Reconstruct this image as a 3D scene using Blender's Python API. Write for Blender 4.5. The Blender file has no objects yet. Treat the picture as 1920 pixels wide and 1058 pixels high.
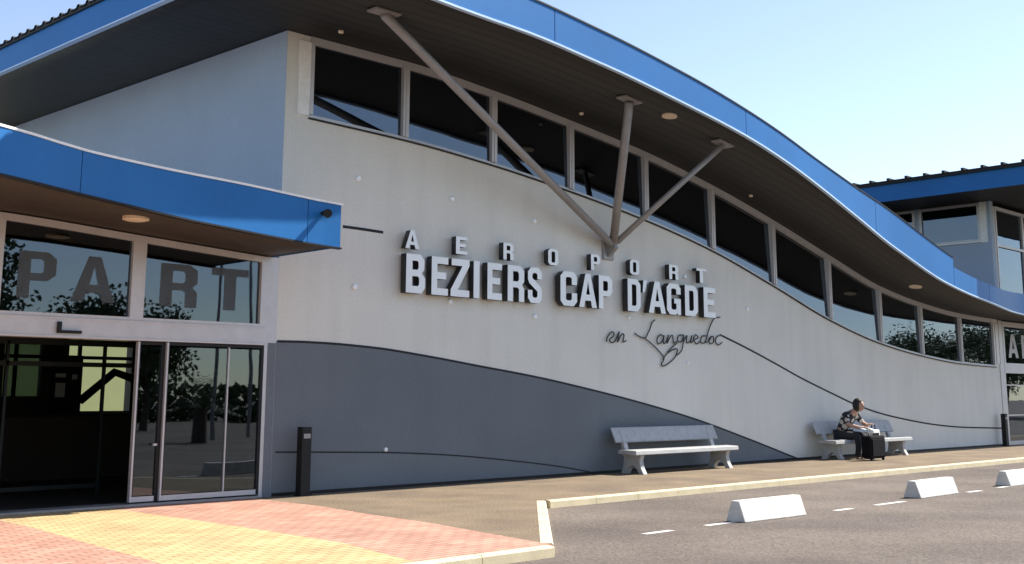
import bpy, bmesh, math, random
from mathutils import Vector, Matrix
random.seed(7)
SC = bpy.context.scene
COL = SC.collection

# ------------------------------------------------------------------ camera
W0, H0 = 1920.0, 1058.0
V1X, V2X, HOR, PX, PY = 3150.0, -1250.0, 747.0, 1010.0, 368.0
FOC = math.sqrt((V1X-PX)*(PX-V2X)-(HOR-PY)**2)
PIT = math.atan((HOR-PY)/FOC)
AZ = math.atan((V1X-PX)/(FOC/math.cos(PIT)))
cF = Vector((math.cos(AZ)*math.cos(PIT), math.sin(AZ)*math.cos(PIT), math.sin(PIT)))
cR = Vector((math.sin(AZ), -math.cos(AZ), 0))
cU = cR.cross(cF)
CAM = Vector((0, 0, 1.45))
cd = bpy.data.cameras.new('camera'); cam = bpy.data.objects.new('camera', cd); COL.objects.link(cam)
cam.matrix_world = Matrix(((cR.x, cU.x, -cF.x, CAM.x), (cR.y, cU.y, -cF.y, CAM.y), (cR.z, cU.z, -cF.z, CAM.z), (0, 0, 0, 1)))
cd.sensor_fit = 'HORIZONTAL'; cd.sensor_width = 36.0
cd.lens = FOC/W0*36.0
cd.shift_x = -(PX-W0/2)/W0
cd.shift_y = -(H0/2-PY)/W0
cd.clip_start = 0.05; cd.clip_end = 3000
SC.camera = cam

# ------------------------------------------------------------------ sky + sun
S = Vector((0.86, -0.33, 1.0)).normalized()
elev = math.asin(S.z); azi = math.atan2(S.x, S.y)
world = bpy.data.worlds.new("World"); SC.world = world; world.use_nodes = True
nt = world.node_tree; nt.nodes.clear()
sky = nt.nodes.new('ShaderNodeTexSky'); sky.sky_type = 'NISHITA'; sky.sun_disc = False
sky.sun_elevation = elev; sky.sun_rotation = azi
sky.air_density = 1.0; sky.dust_density = 0.3; sky.ozone_density = 1.8
bg = nt.nodes.new('ShaderNodeBackground'); bg.inputs['Strength'].default_value = 0.105
out = nt.nodes.new('ShaderNodeOutputWorld')
hs = nt.nodes.new('ShaderNodeHueSaturation'); hs.inputs['Saturation'].default_value = 0.88; hs.inputs['Hue'].default_value = 0.506
nt.links.new(sky.outputs[0], hs.inputs['Color']); nt.links.new(hs.outputs[0], bg.inputs[0]); nt.links.new(bg.outputs[0], out.inputs[0])
sl = bpy.data.lights.new('sun', 'SUN'); sl.energy = 5.0; sl.angle = math.radians(0.5); sl.color = (1.0, 0.94, 0.84)
so = bpy.data.objects.new('sun', sl); COL.objects.link(so)
so.rotation_euler = S.to_track_quat('Z', 'Y').to_euler(); so.location = (0, -10, 40)
SC.view_settings.view_transform = 'Standard'; SC.view_settings.look = 'None'
SC.view_settings.exposure = 1.08; SC.view_settings.gamma = 1.0

def ray(x, y): return cF*FOC + cR*(x-PX) - cU*(y-PY)
def onY(x, y, Y): d = ray(x, y); return CAM + d*(Y/d.y)
def onX(x, y, X): d = ray(x, y); return CAM + d*(X/d.x)
def onZ(x, y, Z=0.0): d = ray(x, y); return CAM + d*((Z-CAM.z)/d.z)

# ------------------------------------------------------------------ materials
def mat(name, c, rough=0.7, metal=0.0, spec=0.5, var=0.0, vscale=1.0, c2=None, fine=0.0, fscale=40.0, bump=0.0, bscale=60.0, bdist=0.01, streak=0.0):
    m = bpy.data.materials.new(name); m.use_nodes = True
    n = m.node_tree.nodes; l = m.node_tree.links; p = n['Principled BSDF']
    p.inputs['Roughness'].default_value = rough; p.inputs['Metallic'].default_value = metal
    p.inputs['Specular IOR Level'].default_value = spec
    col = (c[0], c[1], c[2], 1)
    tc = n.new('ShaderNodeTexCoord')
    cur = None
    def noise(scale, det=4, sc=None):
        t = n.new('ShaderNodeTexNoise'); t.inputs['Scale'].default_value = scale; t.inputs['Detail'].default_value = det
        if sc:
            mp = n.new('ShaderNodeMapping'); mp.inputs['Scale'].default_value = sc
            l.new(tc.outputs['Object'], mp.inputs[0]); l.new(mp.outputs[0], t.inputs['Vector'])
        else: l.new(tc.outputs['Object'], t.inputs['Vector'])
        return t.outputs['Fac']
    def ramp(src, lo, hi, a, b):
        r = n.new('ShaderNodeMapRange'); r.inputs[1].default_value = lo; r.inputs[2].default_value = hi
        r.inputs[3].default_value = a; r.inputs[4].default_value = b; l.new(src, r.inputs[0]); return r.outputs[0]
    if c2:
        mx = n.new('ShaderNodeMix'); mx.data_type = 'RGBA'; mx.inputs[6].default_value = col; mx.inputs[7].default_value = (*c2, 1)
        l.new(ramp(noise(vscale, 5), 0.38, 0.62, 0, 1), mx.inputs[0]); cur = mx.outputs[2]
    fac = []
    if var: fac.append(ramp(noise(vscale*1.7, 5), 0.3, 0.7, 1-var, 1+var))
    if fine: fac.append(ramp(noise(fscale, 2), 0.3, 0.7, 1-fine, 1+fine))
    if streak: fac.append(ramp(noise(1.0, 4, (3.0, 3.0, 0.25)), 0.45, 0.75, 1.0, 1-streak))
    for f in fac:
        mu = n.new('ShaderNodeVectorMath'); mu.operation = 'SCALE'
        if cur: l.new(cur, mu.inputs[0])
        else: mu.inputs[0].default_value = c
        l.new(f, mu.inputs['Scale']); cur = mu.outputs[0]
    if cur: l.new(cur, p.inputs['Base Color'])
    else: p.inputs['Base Color'].default_value = col
    if bump:
        b = n.new('ShaderNodeBump'); b.inputs['Strength'].default_value = bump; b.inputs['Distance'].default_value = bdist
        l.new(noise(bscale, 3), b.inputs['Height']); l.new(b.outputs[0], p.inputs['Normal'])
    return m

def glass_mat(name, refl, tint):
    m = bpy.data.materials.new(name); m.use_nodes = True
    n = m.node_tree.nodes; l = m.node_tree.links; n.clear()
    o = n.new('ShaderNodeOutputMaterial'); mx = n.new('ShaderNodeMixShader')
    tr = n.new('ShaderNodeBsdfTransparent'); tr.inputs[0].default_value = (*tint, 1)
    gl = n.new('ShaderNodeBsdfGlossy'); gl.inputs['Roughness'].default_value = 0.012; gl.inputs[0].default_value = (0.74, 0.86, 1.0, 1)
    fr = n.new('ShaderNodeFresnel'); fr.inputs[0].default_value = 1.5
    ad = n.new('ShaderNodeMath'); ad.operation = 'ADD'; ad.use_clamp = True; ad.inputs[1].default_value = refl
    tc = n.new('ShaderNodeTexCoord'); no = n.new('ShaderNodeTexNoise'); no.inputs['Scale'].default_value = 0.9; no.inputs['Detail'].default_value = 1
    bp = n.new('ShaderNodeBump'); bp.inputs['Strength'].default_value = 0.12; bp.inputs['Distance'].default_value = 0.02
    l.new(tc.outputs['Object'], no.inputs['Vector']); l.new(no.outputs['Fac'], bp.inputs['Height']); l.new(bp.outputs[0], gl.inputs['Normal'])
    l.new(fr.outputs[0], ad.inputs[0]); l.new(ad.outputs[0], mx.inputs[0]); l.new(tr.outputs[0], mx.inputs[1]); l.new(gl.outputs[0], mx.inputs[2]); l.new(mx.outputs[0], o.inputs[0])
    return m

def brick_mat(name, c1, c2, mortar):
    m = bpy.data.materials.new(name); m.use_nodes = True
    n = m.node_tree.nodes; l = m.node_tree.links; p = n['Principled BSDF']; p.inputs['Roughness'].default_value = 0.85
    tc = n.new('ShaderNodeTexCoord'); br = n.new('ShaderNodeTexBrick')
    br.inputs['Color1'].default_value = (*c1, 1); br.inputs['Color2'].default_value = (*c2, 1); br.inputs['Mortar'].default_value = (*mortar, 1)
    br.inputs['Scale'].default_value = 1.0; br.inputs['Mortar Size'].default_value = 0.011; br.inputs['Mortar Smooth'].default_value = 0.3
    br.inputs['Brick Width'].default_value = 0.22; br.inputs['Row Height'].default_value = 0.11
    l.new(tc.outputs['Object'], br.inputs['Vector'])
    no = n.new('ShaderNodeTexNoise'); no.inputs['Scale'].default_value = 1.3; no.inputs['Detail'].default_value = 6; l.new(tc.outputs['Object'], no.inputs['Vector'])
    r = n.new('ShaderNodeMapRange'); r.inputs[1].default_value = .3; r.inputs[2].default_value = .7; r.inputs[3].default_value = .8; r.inputs[4].default_value = 1.15
    l.new(no.outputs['Fac'], r.inputs[0])
    v = n.new('ShaderNodeVectorMath'); v.operation = 'SCALE'; l.new(br.outputs['Color'], v.inputs[0]); l.new(r.outputs[0], v.inputs['Scale'])
    l.new(v.outputs[0], p.inputs['Base Color'])
    b = n.new('ShaderNodeBump'); b.inputs['Strength'].default_value = .5; b.inputs['Distance'].default_value = .006; b.invert = True
    l.new(br.outputs['Fac'], b.inputs['Height']); l.new(b.outputs[0], p.inputs['Normal'])
    return m

def plank_mat(name, c, pitch):
    m = bpy.data.materials.new(name); m.use_nodes = True
    n = m.node_tree.nodes; l = m.node_tree.links; p = n['Principled BSDF']; p.inputs['Roughness'].default_value = 0.6
    tc = n.new('ShaderNodeTexCoord'); sp = n.new('ShaderNodeSeparateXYZ'); l.new(tc.outputs['Object'], sp.inputs[0])
    d = n.new('ShaderNodeMath'); d.operation = 'DIVIDE'; d.inputs[1].default_value = pitch; l.new(sp.outputs['Y'], d.inputs[0])
    fr = n.new('ShaderNodeMath'); fr.operation = 'FRACT'; l.new(d.outputs[0], fr.inputs[0])
    fl = n.new('ShaderNodeMath'); fl.operation = 'FLOOR'; l.new(d.outputs[0], fl.inputs[0])
    wn = n.new('ShaderNodeTexWhiteNoise'); wn.noise_dimensions = '1D'; l.new(fl.outputs[0], wn.inputs['W'])
    g = n.new('ShaderNodeMath'); g.operation = 'GREATER_THAN'; g.inputs[1].default_value = 0.16; l.new(fr.outputs[0], g.inputs[0])
    r = n.new('ShaderNodeMapRange'); r.inputs[3].default_value = .7; r.inputs[4].default_value = 1.2; l.new(wn.outputs[0], r.inputs[0])
    mu = n.new('ShaderNodeMath'); mu.operation = 'MULTIPLY'; l.new(g.outputs[0], mu.inputs[0]); l.new(r.outputs[0], mu.inputs[1])
    ad = n.new('ShaderNodeMath'); ad.operation = 'ADD'; ad.inputs[1].default_value = 0.12; l.new(mu.outputs[0], ad.inputs[0])
    v = n.new('ShaderNodeVectorMath'); v.operation = 'SCALE'; v.inputs[0].default_value = c; l.new(ad.outputs[0], v.inputs['Scale'])
    l.new(v.outputs[0], p.inputs['Base Color'])
    b = n.new('ShaderNodeBump'); b.inputs['Strength'].default_value = 1; b.inputs['Distance'].default_value = .012
    l.new(g.outputs[0], b.inputs['Height']); l.new(b.outputs[0], p.inputs['Normal'])
    return m

M = {}
M['wall'] = mat('pale_render', (.68, .665, .61), .9, spec=.2, var=.035, vscale=.5, fine=.05, fscale=30, bump=.35, bscale=70, bdist=.008, streak=.06)
M['dado'] = mat('slate_render', (.145, .165, .185), .88, spec=.25, var=.05, vscale=.5, fine=.06, fscale=30, bump=.3, bscale=70, bdist=.008, streak=.04)
M['side'] = mat('skylight_tinted_render', (.36, .43, .52), .9, spec=.2, var=.04, vscale=.5, fine=.05, fscale=30, bump=.35, bscale=70, bdist=.008)  # pale render for the side walls, blue skylight and shade put into its colour
M['groove'] = mat('dark_groove', (.012, .012, .018), .8)
M['blue'] = mat('blue_fascia_paint', (.010, .125, .36), .48, metal=.0, spec=.25, var=.08, vscale=.35, fine=.02, fscale=9, bump=.06, bscale=.9, bdist=.05)
M['lip'] = mat('pale_blue_lip', (.45, .60, .80), .3, var=.05)
M['soffit'] = plank_mat('dark_plank_soffit', (.014, .013, .0115), .26)
M['black'] = mat('black_metal', (.010, .010, .011), .6, spec=.3, var=.1)
M['alu'] = mat('aluminium_frame', (.50, .49, .50), .42, metal=.25, var=.06, vscale=3, fine=.03)
M['steel'] = mat('painted_steel', (.28, .265, .26), .45, metal=.15, var=.1, vscale=3)
M['white'] = mat('white_paint', (.80, .79, .76), .6, var=.05, vscale=3, fine=.05, fscale=25)
M['conc'] = mat('white_concrete', (.62, .60, .565), .8, c2=(.50,.485,.45), var=.10, vscale=5, fine=.08, fscale=60, bump=.3, bscale=90, bdist=.004)
M['bench'] = mat('bench_concrete', (.36, .365, .365), .6, var=.10, vscale=5, fine=.08, fscale=50, bump=.2, bscale=80, bdist=.003)
M['letter'] = mat('white_letter_face', (.80, .83, .84), .35, var=.03)
M['letterside'] = mat('black_letter_side', (.012, .012, .013), .4)
M['iron'] = mat('dark_iron', (.03, .035, .035), .5, metal=.4)
M['asphalt'] = mat('asphalt_road', (.142, .117, .098), .92, spec=.25, c2=(.108, .089, .078), vscale=.35, var=.16, fine=.42, fscale=36, bump=.6, bscale=110, bdist=.006)
M['walk'] = mat('asphalt_walk', (.195, .148, .098), .92, spec=.25, c2=(.155, .118, .085), vscale=.8, var=.15, fine=.42, fscale=38, bump=.6, bscale=110, bdist=.006)
M['kerb'] = mat('kerb_stone', (.58, .50, .33), .85, var=.1, vscale=2, fine=.08, fscale=50, bump=.3, bscale=60)
M['pink'] = brick_mat('pink_paver', (.50, .275, .20), (.40, .20, .14), (.20, .12, .085))
M['yellow'] = brick_mat('yellow_paver', (.56, .405, .205), (.47, .325, .155), (.25, .17, .09))
M['glass'] = glass_mat('window_glass', .065, (.14, .16, .16))
M['doorglass'] = glass_mat('door_glass', .06, (.28, .33, .31))
M['film'] = mat('grey_film_letter', (.10, .115, .13), .7, spec=.2)
_n = M['film'].node_tree.nodes; _l = M['film'].node_tree.links; _m = _n.new('ShaderNodeMixShader'); _t = _n.new('ShaderNodeBsdfTransparent'); _m.inputs[0].default_value = .5
_l.new(_n['Principled BSDF'].outputs[0], _m.inputs[1]); _l.new(_t.outputs[0], _m.inputs[2]); _l.new(_m.outputs[0], _n['Material Output'].inputs[0])
M['filmlight'] = mat('pale_film_letter', (.42, .42, .42), .6)
M['lampglass'] = mat('lamp_diffuser', (.75, .62, .45), .4)
M['floor'] = mat('dark_floor', (.05, .045, .04), .4, var=.2, vscale=2)
M['inside'] = mat('interior_paint', (.16, .15, .12), .8)
M['green'] = mat('pale_green_render', (.30, .34, .17), .9, var=.06)
M['grass'] = mat('dry_grass_land', (.10, .11, .05), .95, c2=(.14, .12, .07), vscale=.1, var=.2)
M['bark'] = mat('bark', (.10, .075, .055), .95, var=.2, vscale=6, bump=.6, bscale=30)
M['leaf'] = mat('leaf', (.045, .075, .028), .65, c2=(.085, .11, .04), vscale=2.0, var=.25)
M['palm'] = mat('palm_leaf', (.06, .09, .04), .6, var=.2, vscale=4)
M['bag'] = mat('black_fabric', (.006, .006, .008), .85, spec=.12, var=.2, vscale=8)
M['skin'] = mat('skin', (.42, .25, .18), .6)
M['hair'] = mat('dark_hair', (.012, .009, .008), .7, bump=.4, bscale=60)
M['trousers'] = mat('dark_trousers', (.018, .019, .024), .85)
M['paper'] = mat('paper', (.7, .75, .75), .8)
M['wood'] = mat('desk_wood', (.05, .035, .025), .6)
def top_mat():
    m = mat('patterned_top', (.03, .03, .035), .85); n = m.node_tree.nodes; l = m.node_tree.links
    t = n.new('ShaderNodeTexVoronoi'); t.inputs['Scale'].default_value = 8; tc = n.new('ShaderNodeTexCoord'); l.new(tc.outputs['Object'], t.inputs['Vector'])
    g = n.new('ShaderNodeValToRGB'); g.color_ramp.interpolation = 'CONSTANT'
    g.color_ramp.elements[0].color = (.55, .50, .44, 1); g.color_ramp.elements[1].color = (.018, .018, .022, 1); g.color_ramp.elements[1].position = .40
    l.new(t.outputs['Distance'], g.inputs[0]); l.new(g.outputs[0], n['Principled BSDF'].inputs['Base Color']); return m
M['top'] = top_mat()

# ------------------------------------------------------------------ mesh builder
class MB:
    def __init__(s): s.v = []; s.f = []; s.mi = []; s.cur = 0
    def add(s, vs, fs):
        b = len(s.v); s.v += [tuple(v) for v in vs]; s.f += [tuple(b+i for i in f) for f in fs]; s.mi += [s.cur]*len(fs); return s
    def box(s, x0, x1, y0, y1, z0, z1):
        return s.add([(x0,y0,z0),(x1,y0,z0),(x1,y1,z0),(x0,y1,z0),(x0,y0,z1),(x1,y0,z1),(x1,y1,z1),(x0,y1,z1)],
                     [(0,3,2,1),(4,5,6,7),(0,1,5,4),(1,2,6,5),(2,3,7,6),(3,0,4,7)])
    def prism(s, poly, axis, a, b):      # poly of 2-D points, extruded along an axis
        def P(p, t):
            return (t, p[0], p[1]) if axis == 'x' else ((p[0], t, p[1]) if axis == 'y' else (p[0], p[1], t))
        n = len(poly)
        return s.add([P(p, a) for p in poly]+[P(p, b) for p in poly],
                     [tuple(range(n-1, -1, -1)), tuple(range(n, 2*n))]+[(i, (i+1) % n, n+(i+1) % n, n+i) for i in range(n)])
    def strip(s, xs, lo, hi, y0, y1):    # X-swept body, bottom lo(x), top hi(x), y0/y1 numbers or functions
        f0 = y0 if callable(y0) else (lambda x: y0); f1 = y1 if callable(y1) else (lambda x: y1)
        vs = []
        for x in xs: vs += [(x,f0(x),lo(x)),(x,f0(x),hi(x)),(x,f1(x),hi(x)),(x,f1(x),lo(x))]
        fs = [(0,3,2,1)]
        for i in range(len(xs)-1):
            a = 4*i; b = a+4
            for k in range(4): fs.append((a+k, a+(k+1) % 4, b+(k+1) % 4, b+k))
        e = 4*(len(xs)-1); fs.append((e, e+1, e+2, e+3))
        return s.add(vs, fs)
    def tube(s, pts, r, n=10, cap=True):
        pts = [Vector(p) for p in pts]; rr = r if isinstance(r, (list, tuple)) else [r]*len(pts)
        vs = []; fs = []; ref = None
        for i, p in enumerate(pts):
            t = (pts[min(i+1, len(pts)-1)]-pts[max(i-1, 0)]).normalized()
            if ref is None: ref = Vector((0, 0, 1)) if abs(t.z) < .9 else Vector((1, 0, 0))
            u = (ref - t*ref.dot(t)).normalized(); w = t.cross(u); ref = u
            for k in range(n):
                a = 2*math.pi*k/n; vs.append(p+u*math.cos(a)*rr[i]+w*math.sin(a)*rr[i])
        for i in range(len(pts)-1):
            for k in range(n): fs.append((i*n+k, i*n+(k+1) % n, (i+1)*n+(k+1) % n, (i+1)*n+k))
        if cap: fs += [tuple(range(n-1, -1, -1)), tuple(range((len(pts)-1)*n, len(pts)*n))]
        return s.add(vs, fs)
    def build(s, name, m, parent=None, bevel=0, smooth=False):
        me = bpy.data.meshes.new(name); me.from_pydata(s.v, [], s.f)
        for k in (m if isinstance(m, list) else [m]): me.materials.append(k)
        for p, i in zip(me.polygons, s.mi): p.material_index = i
        bm = bmesh.new(); bm.from_mesh(me); bmesh.ops.recalc_face_normals(bm, faces=bm.faces); bm.to_mesh(me); bm.free()
        if smooth:
            for p in me.polygons: p.use_smooth = True
        o = bpy.data.objects.new(name, me); COL.objects.link(o)
        if parent: attach(o, parent)
        if bevel:
            b = o.modifiers.new('bevel', 'BEVEL'); b.width = bevel; b.segments = 2; b.limit_method = 'ANGLE'
        return o
def world_loc(o):
    p = Vector(o.location)
    while o.parent: o = o.parent; p = p + o.location
    return p
def attach(o, parent):                  # geometry is in world coordinates: move it into the parent's frame
    off = world_loc(parent)
    if off.length > 1e-6: o.data.transform(Matrix.Translation(-off))
    o.parent = parent
def tag(o, label, cat, group=None, kind=None):
    if label: o['label'] = label
    if cat: o['category'] = cat
    if group: o['group'] = group
    if kind: o['kind'] = kind
    return o
def empty(name, loc, label, cat, group=None):
    o = bpy.data.objects.new(name, None); COL.objects.link(o); o.location = loc; o.empty_display_size = .2
    return tag(o, label, cat, group)
def interp(tab):
    xs = [t[0] for t in tab]; ys = [t[1] for t in tab]; n = len(xs)
    d = [(ys[i+1]-ys[i])/(xs[i+1]-xs[i]) for i in range(n-1)]
    m = [d[0]]+[0 if d[i-1]*d[i] <= 0 else 2*d[i-1]*d[i]/(d[i-1]+d[i]) for i in range(1, n-1)]+[d[-1]]
    def g(x):
        if x <= xs[0]: return ys[0]
        if x >= xs[-1]: return ys[-1]
        i = max(k for k in range(n-1) if xs[k] <= x); h = xs[i+1]-xs[i]; t = (x-xs[i])/h
        return (2*t**3-3*t**2+1)*ys[i]+(t**3-2*t**2+t)*h*m[i]+(-2*t**3+3*t**2)*ys[i+1]+(t**3-t**2)*h*m[i+1]
    return g
def frange(a, b, st):
    n = max(1, int(math.ceil((b-a)/st))); return [a+(b-a)*i/n for i in range(n+1)]

Y0 = 15.29
XL, XE = 7.9, 44.0
roofz = interp([(7.9,7.30),(9.95,7.27),(12.37,7.27),(14.5,7.15),(16.6,6.95),(19,6.67),(21.4,6.26),(23.9,5.72),(26.5,5.08),(29.08,4.47),(31.46,4.16),(34,3.98),(36.5,3.93),(44,3.9)])
edgey = interp([(7.9,11.5),(9.3,12.2),(10.8,12.47),(12.6,12.58),(15.6,12.67),(17.2,12.73),(18.9,12.80),(20.6,12.91),(22.45,13.09),(24.2,13.26),(26.4,13.42),(29.5,13.46),(31.8,13.50),(35.26,13.84),(44,13.9)])
fh1 = interp([(7.9,.60),(13,.55),(17,.54),(19.5,.50),(21.5,.51),(24,.64),(26.5,.83),(28.2,.82),(29.62,.75)])
fh2 = interp([(29.62,.50),(32,.47),(35.5,.60),(44,.60)])
fh = lambda x: fh1(x) if x <= 29.62 else fh2(x)
sillz = interp([(10.39,5.93),(12.4,5.88),(14.5,5.74),(16.6,5.52),(18.96,5.20),(21.34,4.76),(23.8,4.13),(26.33,3.44),(28.9,2.94),(31.28,2.67),(33.8,2.50),(36.27,2.45)])

canz = interp([(-6,4.0),(2,3.97),(4.8,3.87),(5.85,3.84),(7.65,3.73),(9.63,3.61),(9.84,3.60)])
# ------------------------------------------------------------------ ground
def slab(name, poly, z0, z1, m, label=None):
    o = MB().prism(poly, 'z', z0, z1).build(name, m); o['kind'] = 'structure'; return o
tag(MB().add([(-900,-900,-.1),(900,-900,-.1),(900,900,-.1),(-900,900,-.1)], [(0,1,2,3)]).build('road', M['asphalt']), None, None, kind='structure')
bl = [(9.60, Y0+.3), (9.55, 13.43), (9.32, 11.98), (9.21, 10.82), (8.98, 9.63), (8.75, 8.52)]   # edge between pavers and asphalt
kw = .17
slab('pavement', bl + [(8.95, 8.52), (12.33, 11.90-.02), (70, 11.90), (70, Y0+.3)], -.3, 0.0, M['walk'])
slab('pavement_pink', [(7.42, Y0+.3), (7.42, 12.0), (7.33, 9.9), (6.95, 8.32), (8.74, 8.32)] + bl[::-1][0:], -.3, 0.004, M['pink'])
slab('pavement_yellow', [(5.80, Y0+.3), (5.72, 13.57), (5.53, 11.94), (5.31, 9.83), (5.15, 8.32), (6.948, 8.32), (7.328, 9.9), (7.418, 12.0), (7.418, Y0+.3)], -.3, 0.004, M['yellow'])
slab('pavement_brick', [(-14, Y0+.3), (-14, 8.32), (5.148, 8.32), (5.308, 9.83), (5.528, 11.94), (5.718, 13.57), (5.798, Y0+.3)], -.3, 0.004, M['pink'])
# kerbs: separate stones along three runs
def kerb_run(a, b, w, name='kerb', L=1.0, proud=.006):
    a = Vector(a); b = Vector(b); d = b-a; n = max(1, round(d.length/L)); u = d.normalized(); s = Vector((-u.y, u.x))
    mb = MB()
    for i in range(n):
        p = a+d*(i/n)+u*.004; q = a+d*((i+1)/n)-u*.004
        c = .018
        base = [p-s*w/2, q-s*w/2, q+s*w/2, p+s*w/2]; inn = [p-s*(w/2-c)+u*c*.3, q-s*(w/2-c)-u*c*.3, q+s*(w/2-c)-u*c*.3, p+s*(w/2-c)+u*c*.3]
        vs = [(v.x, v.y, -.3) for v in base]+[(v.x, v.y, proud-c) for v in base]+[(v.x, v.y, proud) for v in inn]
        mb.add(vs, [(0,3,2,1),(0,1,5,4),(1,2,6,5),(2,3,7,6),(3,0,4,7),(4,5,9,8),(5,6,10,9),(6,7,11,10),(7,4,8,11),(8,9,10,11)])
    o = mb.build(name, M['kerb']); o['kind'] = 'structure'; return o
kerb_run((12.34, 11.84), (70, 11.84), .13)
kerb_run((8.74, 8.40), (12.24, 11.87), .15, 'kerb_diagonal', .98)
kerb_run((-14, 8.25), (8.64, 8.25), .14, 'kerb_front')
# white parking dashes
mb = MB()
for a, b, y in [(10.77,11.3,8.78),(12.0,12.75,8.80),(14.83,15.3,8.65),(16.0,16.9,8.66),(19.25,19.75,8.72),(20.6,21.1,8.78)]:
    mb.add([(a,y-.05,-.096),(b,y-.05,-.096),(b,y+.05,-.096),(a,y+.05,-.096)], [(0,1,2,3)])
mb.build('road_marking', mat('road_paint', (.62,.58,.54), .8, var=.2, vscale=8, fine=.2))['kind'] = 'structure'
# grassy land beyond, behind building and beyond the car park
tag(MB().add([(-300,60,-.05),(400,60,-.05),(400,500,-.05),(-300,500,-.05)], [(0,1,2,3)]).build('grass_land', M['grass']), None, None, kind='structure')

# ------------------------------------------------------------------ main terminal hall
T = empty('terminal_building', (9.95, Y0, 0), 'pale grey terminal hall with blue edged wave roof and clerestory windows', 'building')
YB = 27.0
XR = 36.62
zsl = lambda y: .02*max(0, y-Y0)
# facade wall: full height at left pier and right end, under sill elsewhere
mb = MB(); c = .02
mb.strip([9.95, 10.2, 10.39], lambda x: -.1, lambda x: roofz(x)-.01, Y0, Y0+.3)
mb.strip(frange(10.39, 36.27, .4), lambda x: -.1, lambda x: sillz(x)-.03, Y0, Y0+.3)
mb.strip([36.27, XR], lambda x: -.1, lambda x: roofz(x)-.01, Y0, Y0+.3)
# side wall facing left, above the low entrance hall
ys = [Y0+.3, YB]
mb.box(35.9, 36.3, Y0+.3, YB, -.1, 3.85)
mb.build('wall', M['wall'], T)
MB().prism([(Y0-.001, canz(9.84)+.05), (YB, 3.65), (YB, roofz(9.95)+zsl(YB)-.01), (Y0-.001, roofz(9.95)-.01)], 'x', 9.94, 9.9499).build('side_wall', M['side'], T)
MB().prism([(Y0+.3, 2.95), (YB, 2.95), (YB, roofz(9.95)+zsl(YB)-.01), (Y0+.3, roofz(9.95)-.01)], 'x', 9.951, 10.2).build('side_wall_core', M['wall'], T)
# back wall with openings
mb = MB()
wins = [(10.45,11.36,1.5,2.75),(11.93,13.5,1.15,2.85),(20,21.5,.9,2.6)]
xs = [-8]+[v for w in wins for v in w[:2]]+[36.3]
for i in range(0, len(xs), 2): mb.box(xs[i], xs[i+1], YB, YB+.3, -.1, 4.4)
for w in wins: mb.box(w[0], w[1], YB, YB+.3, -.1, w[2]); mb.box(w[0], w[1], YB, YB+.3, w[3], 4.4)
mb.strip(frange(9.95, 30, .5), lambda x: 4.4, lambda x: max(4.41, roofz(x)+.2), YB, YB+.3)
mb.build('back_wall', M['inside'], T)
MB().box(10.45, 11.36, YB+.15, YB+.16, 1.5, 2.75).build('back_window_pane', M['doorglass'], T)
for w in wins:
    mb = MB(); mb.box(w[0], w[1], YB+.05, YB+.12, 2.36, 2.44)
    mb.box(w[0]+.25, w[0]+.33, YB+.05, YB+.12, w[2], w[3]); mb.build('back_window_bars', M['black'], T)
MB().box(-8, 35.9, Y0+.31, YB, -.1, .012).build('floor', M['floor'], T)

# painted lower wave (4 mm proud) and grooves drawn on the render
wv = []
for p in [(500,639),(515,640),(560,641),(600,643),(700,652),(800,668),(900,687),(1000,706),(1100,729),(1200,755),(1300,785),(1400,822),(1500,862)]:
    P = onY(*p, Y0); wv.append((P.x, P.z))
wv[0] = (9.95, wv[1][1]); wv[1] = (10.0, wv[1][1]); wv[-1] = (wv[-1][0], max(0.0, wv[-1][1]))
wave = interp(wv); xe = wv[-1][0]
MB().strip(frange(9.95, xe, .25), lambda x: -.1, lambda x: max(wave(x), -.02), Y0-.004, Y0+.05).build('painted_dado', M['dado'], T)
def groove(pts, w=.03, name='groove', d=.009):
    P = [onY(x, y, Y0) for x, y in pts]; g = interp([(p.x, p.z) for p in P]); xs = frange(P[0].x, P[-1].x, .2)
    MB().strip(xs, lambda x: g(x)-w/2, lambda x: g(x)+w/2, Y0-d, Y0+.02).build(name, M['groove'], T)
MB().strip(frange(9.97, xe, .2), lambda x: wave(x)-.018, lambda x: wave(x)+.018, Y0-.009, Y0+.02).build('groove', M['groove'], T)
groove([(643,425),(680,430),(718,436)], .045)
groove([(1350,628),(1400,653),(1450,680),(1500,708),(1560,738),(1600,757),(1650,775),(1700,787),(1750,796),(1800,801),(1878,803)], .04)
groove([(516,848),(620,848),(740,849),(850,854),(950,863),(1050,875),(1110,886)], .022, d=.011)
MB().strip(frange(9.97, 36.6, .5), lambda x: -.02, lambda x: .05, Y0-.012, Y0+.02).build('base_joint', M['black'], T)
# white steel jamb and corner trims
MB().box(10.17, 10.39, Y0-.03, Y0+.06, 5.93, roofz(10.3)-.12).build('window_jamb', M['white'], T)
mb = MB().box(36.40, 36.62, Y0-.02, Y0+.02, 2.5, 3.80); mb.box(36.60, 36.66, Y0-.025, Y0+.31, 0, 2.5); mb.build('corner_trim', M['alu'], T)

# soffit
def sheet(xs, rows, zf):
    mb = MB(); n = len(rows(xs[0])); vs = []; fs = []
    for x in xs:
        for y in rows(x): vs.append((x, y, zf(x, y)))
    for i in range(len(xs)-1):
        for j in range(n-1): fs.append((i*n+j, i*n+j+1, (i+1)*n+j+1, (i+1)*n+j))
    return mb.add(vs, fs)
XS = frange(XL, XE, .45)
o = sheet(XS, lambda x: [edgey(x)+.02, Y0, YB+1.2], lambda x, y: roofz(x)+zsl(y)).build('soffit', M['soffit'], T, smooth=True)
o.modifiers.new('s', 'SOLIDIFY').thickness = .05; o.modifiers['s'].offset = 1
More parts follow.
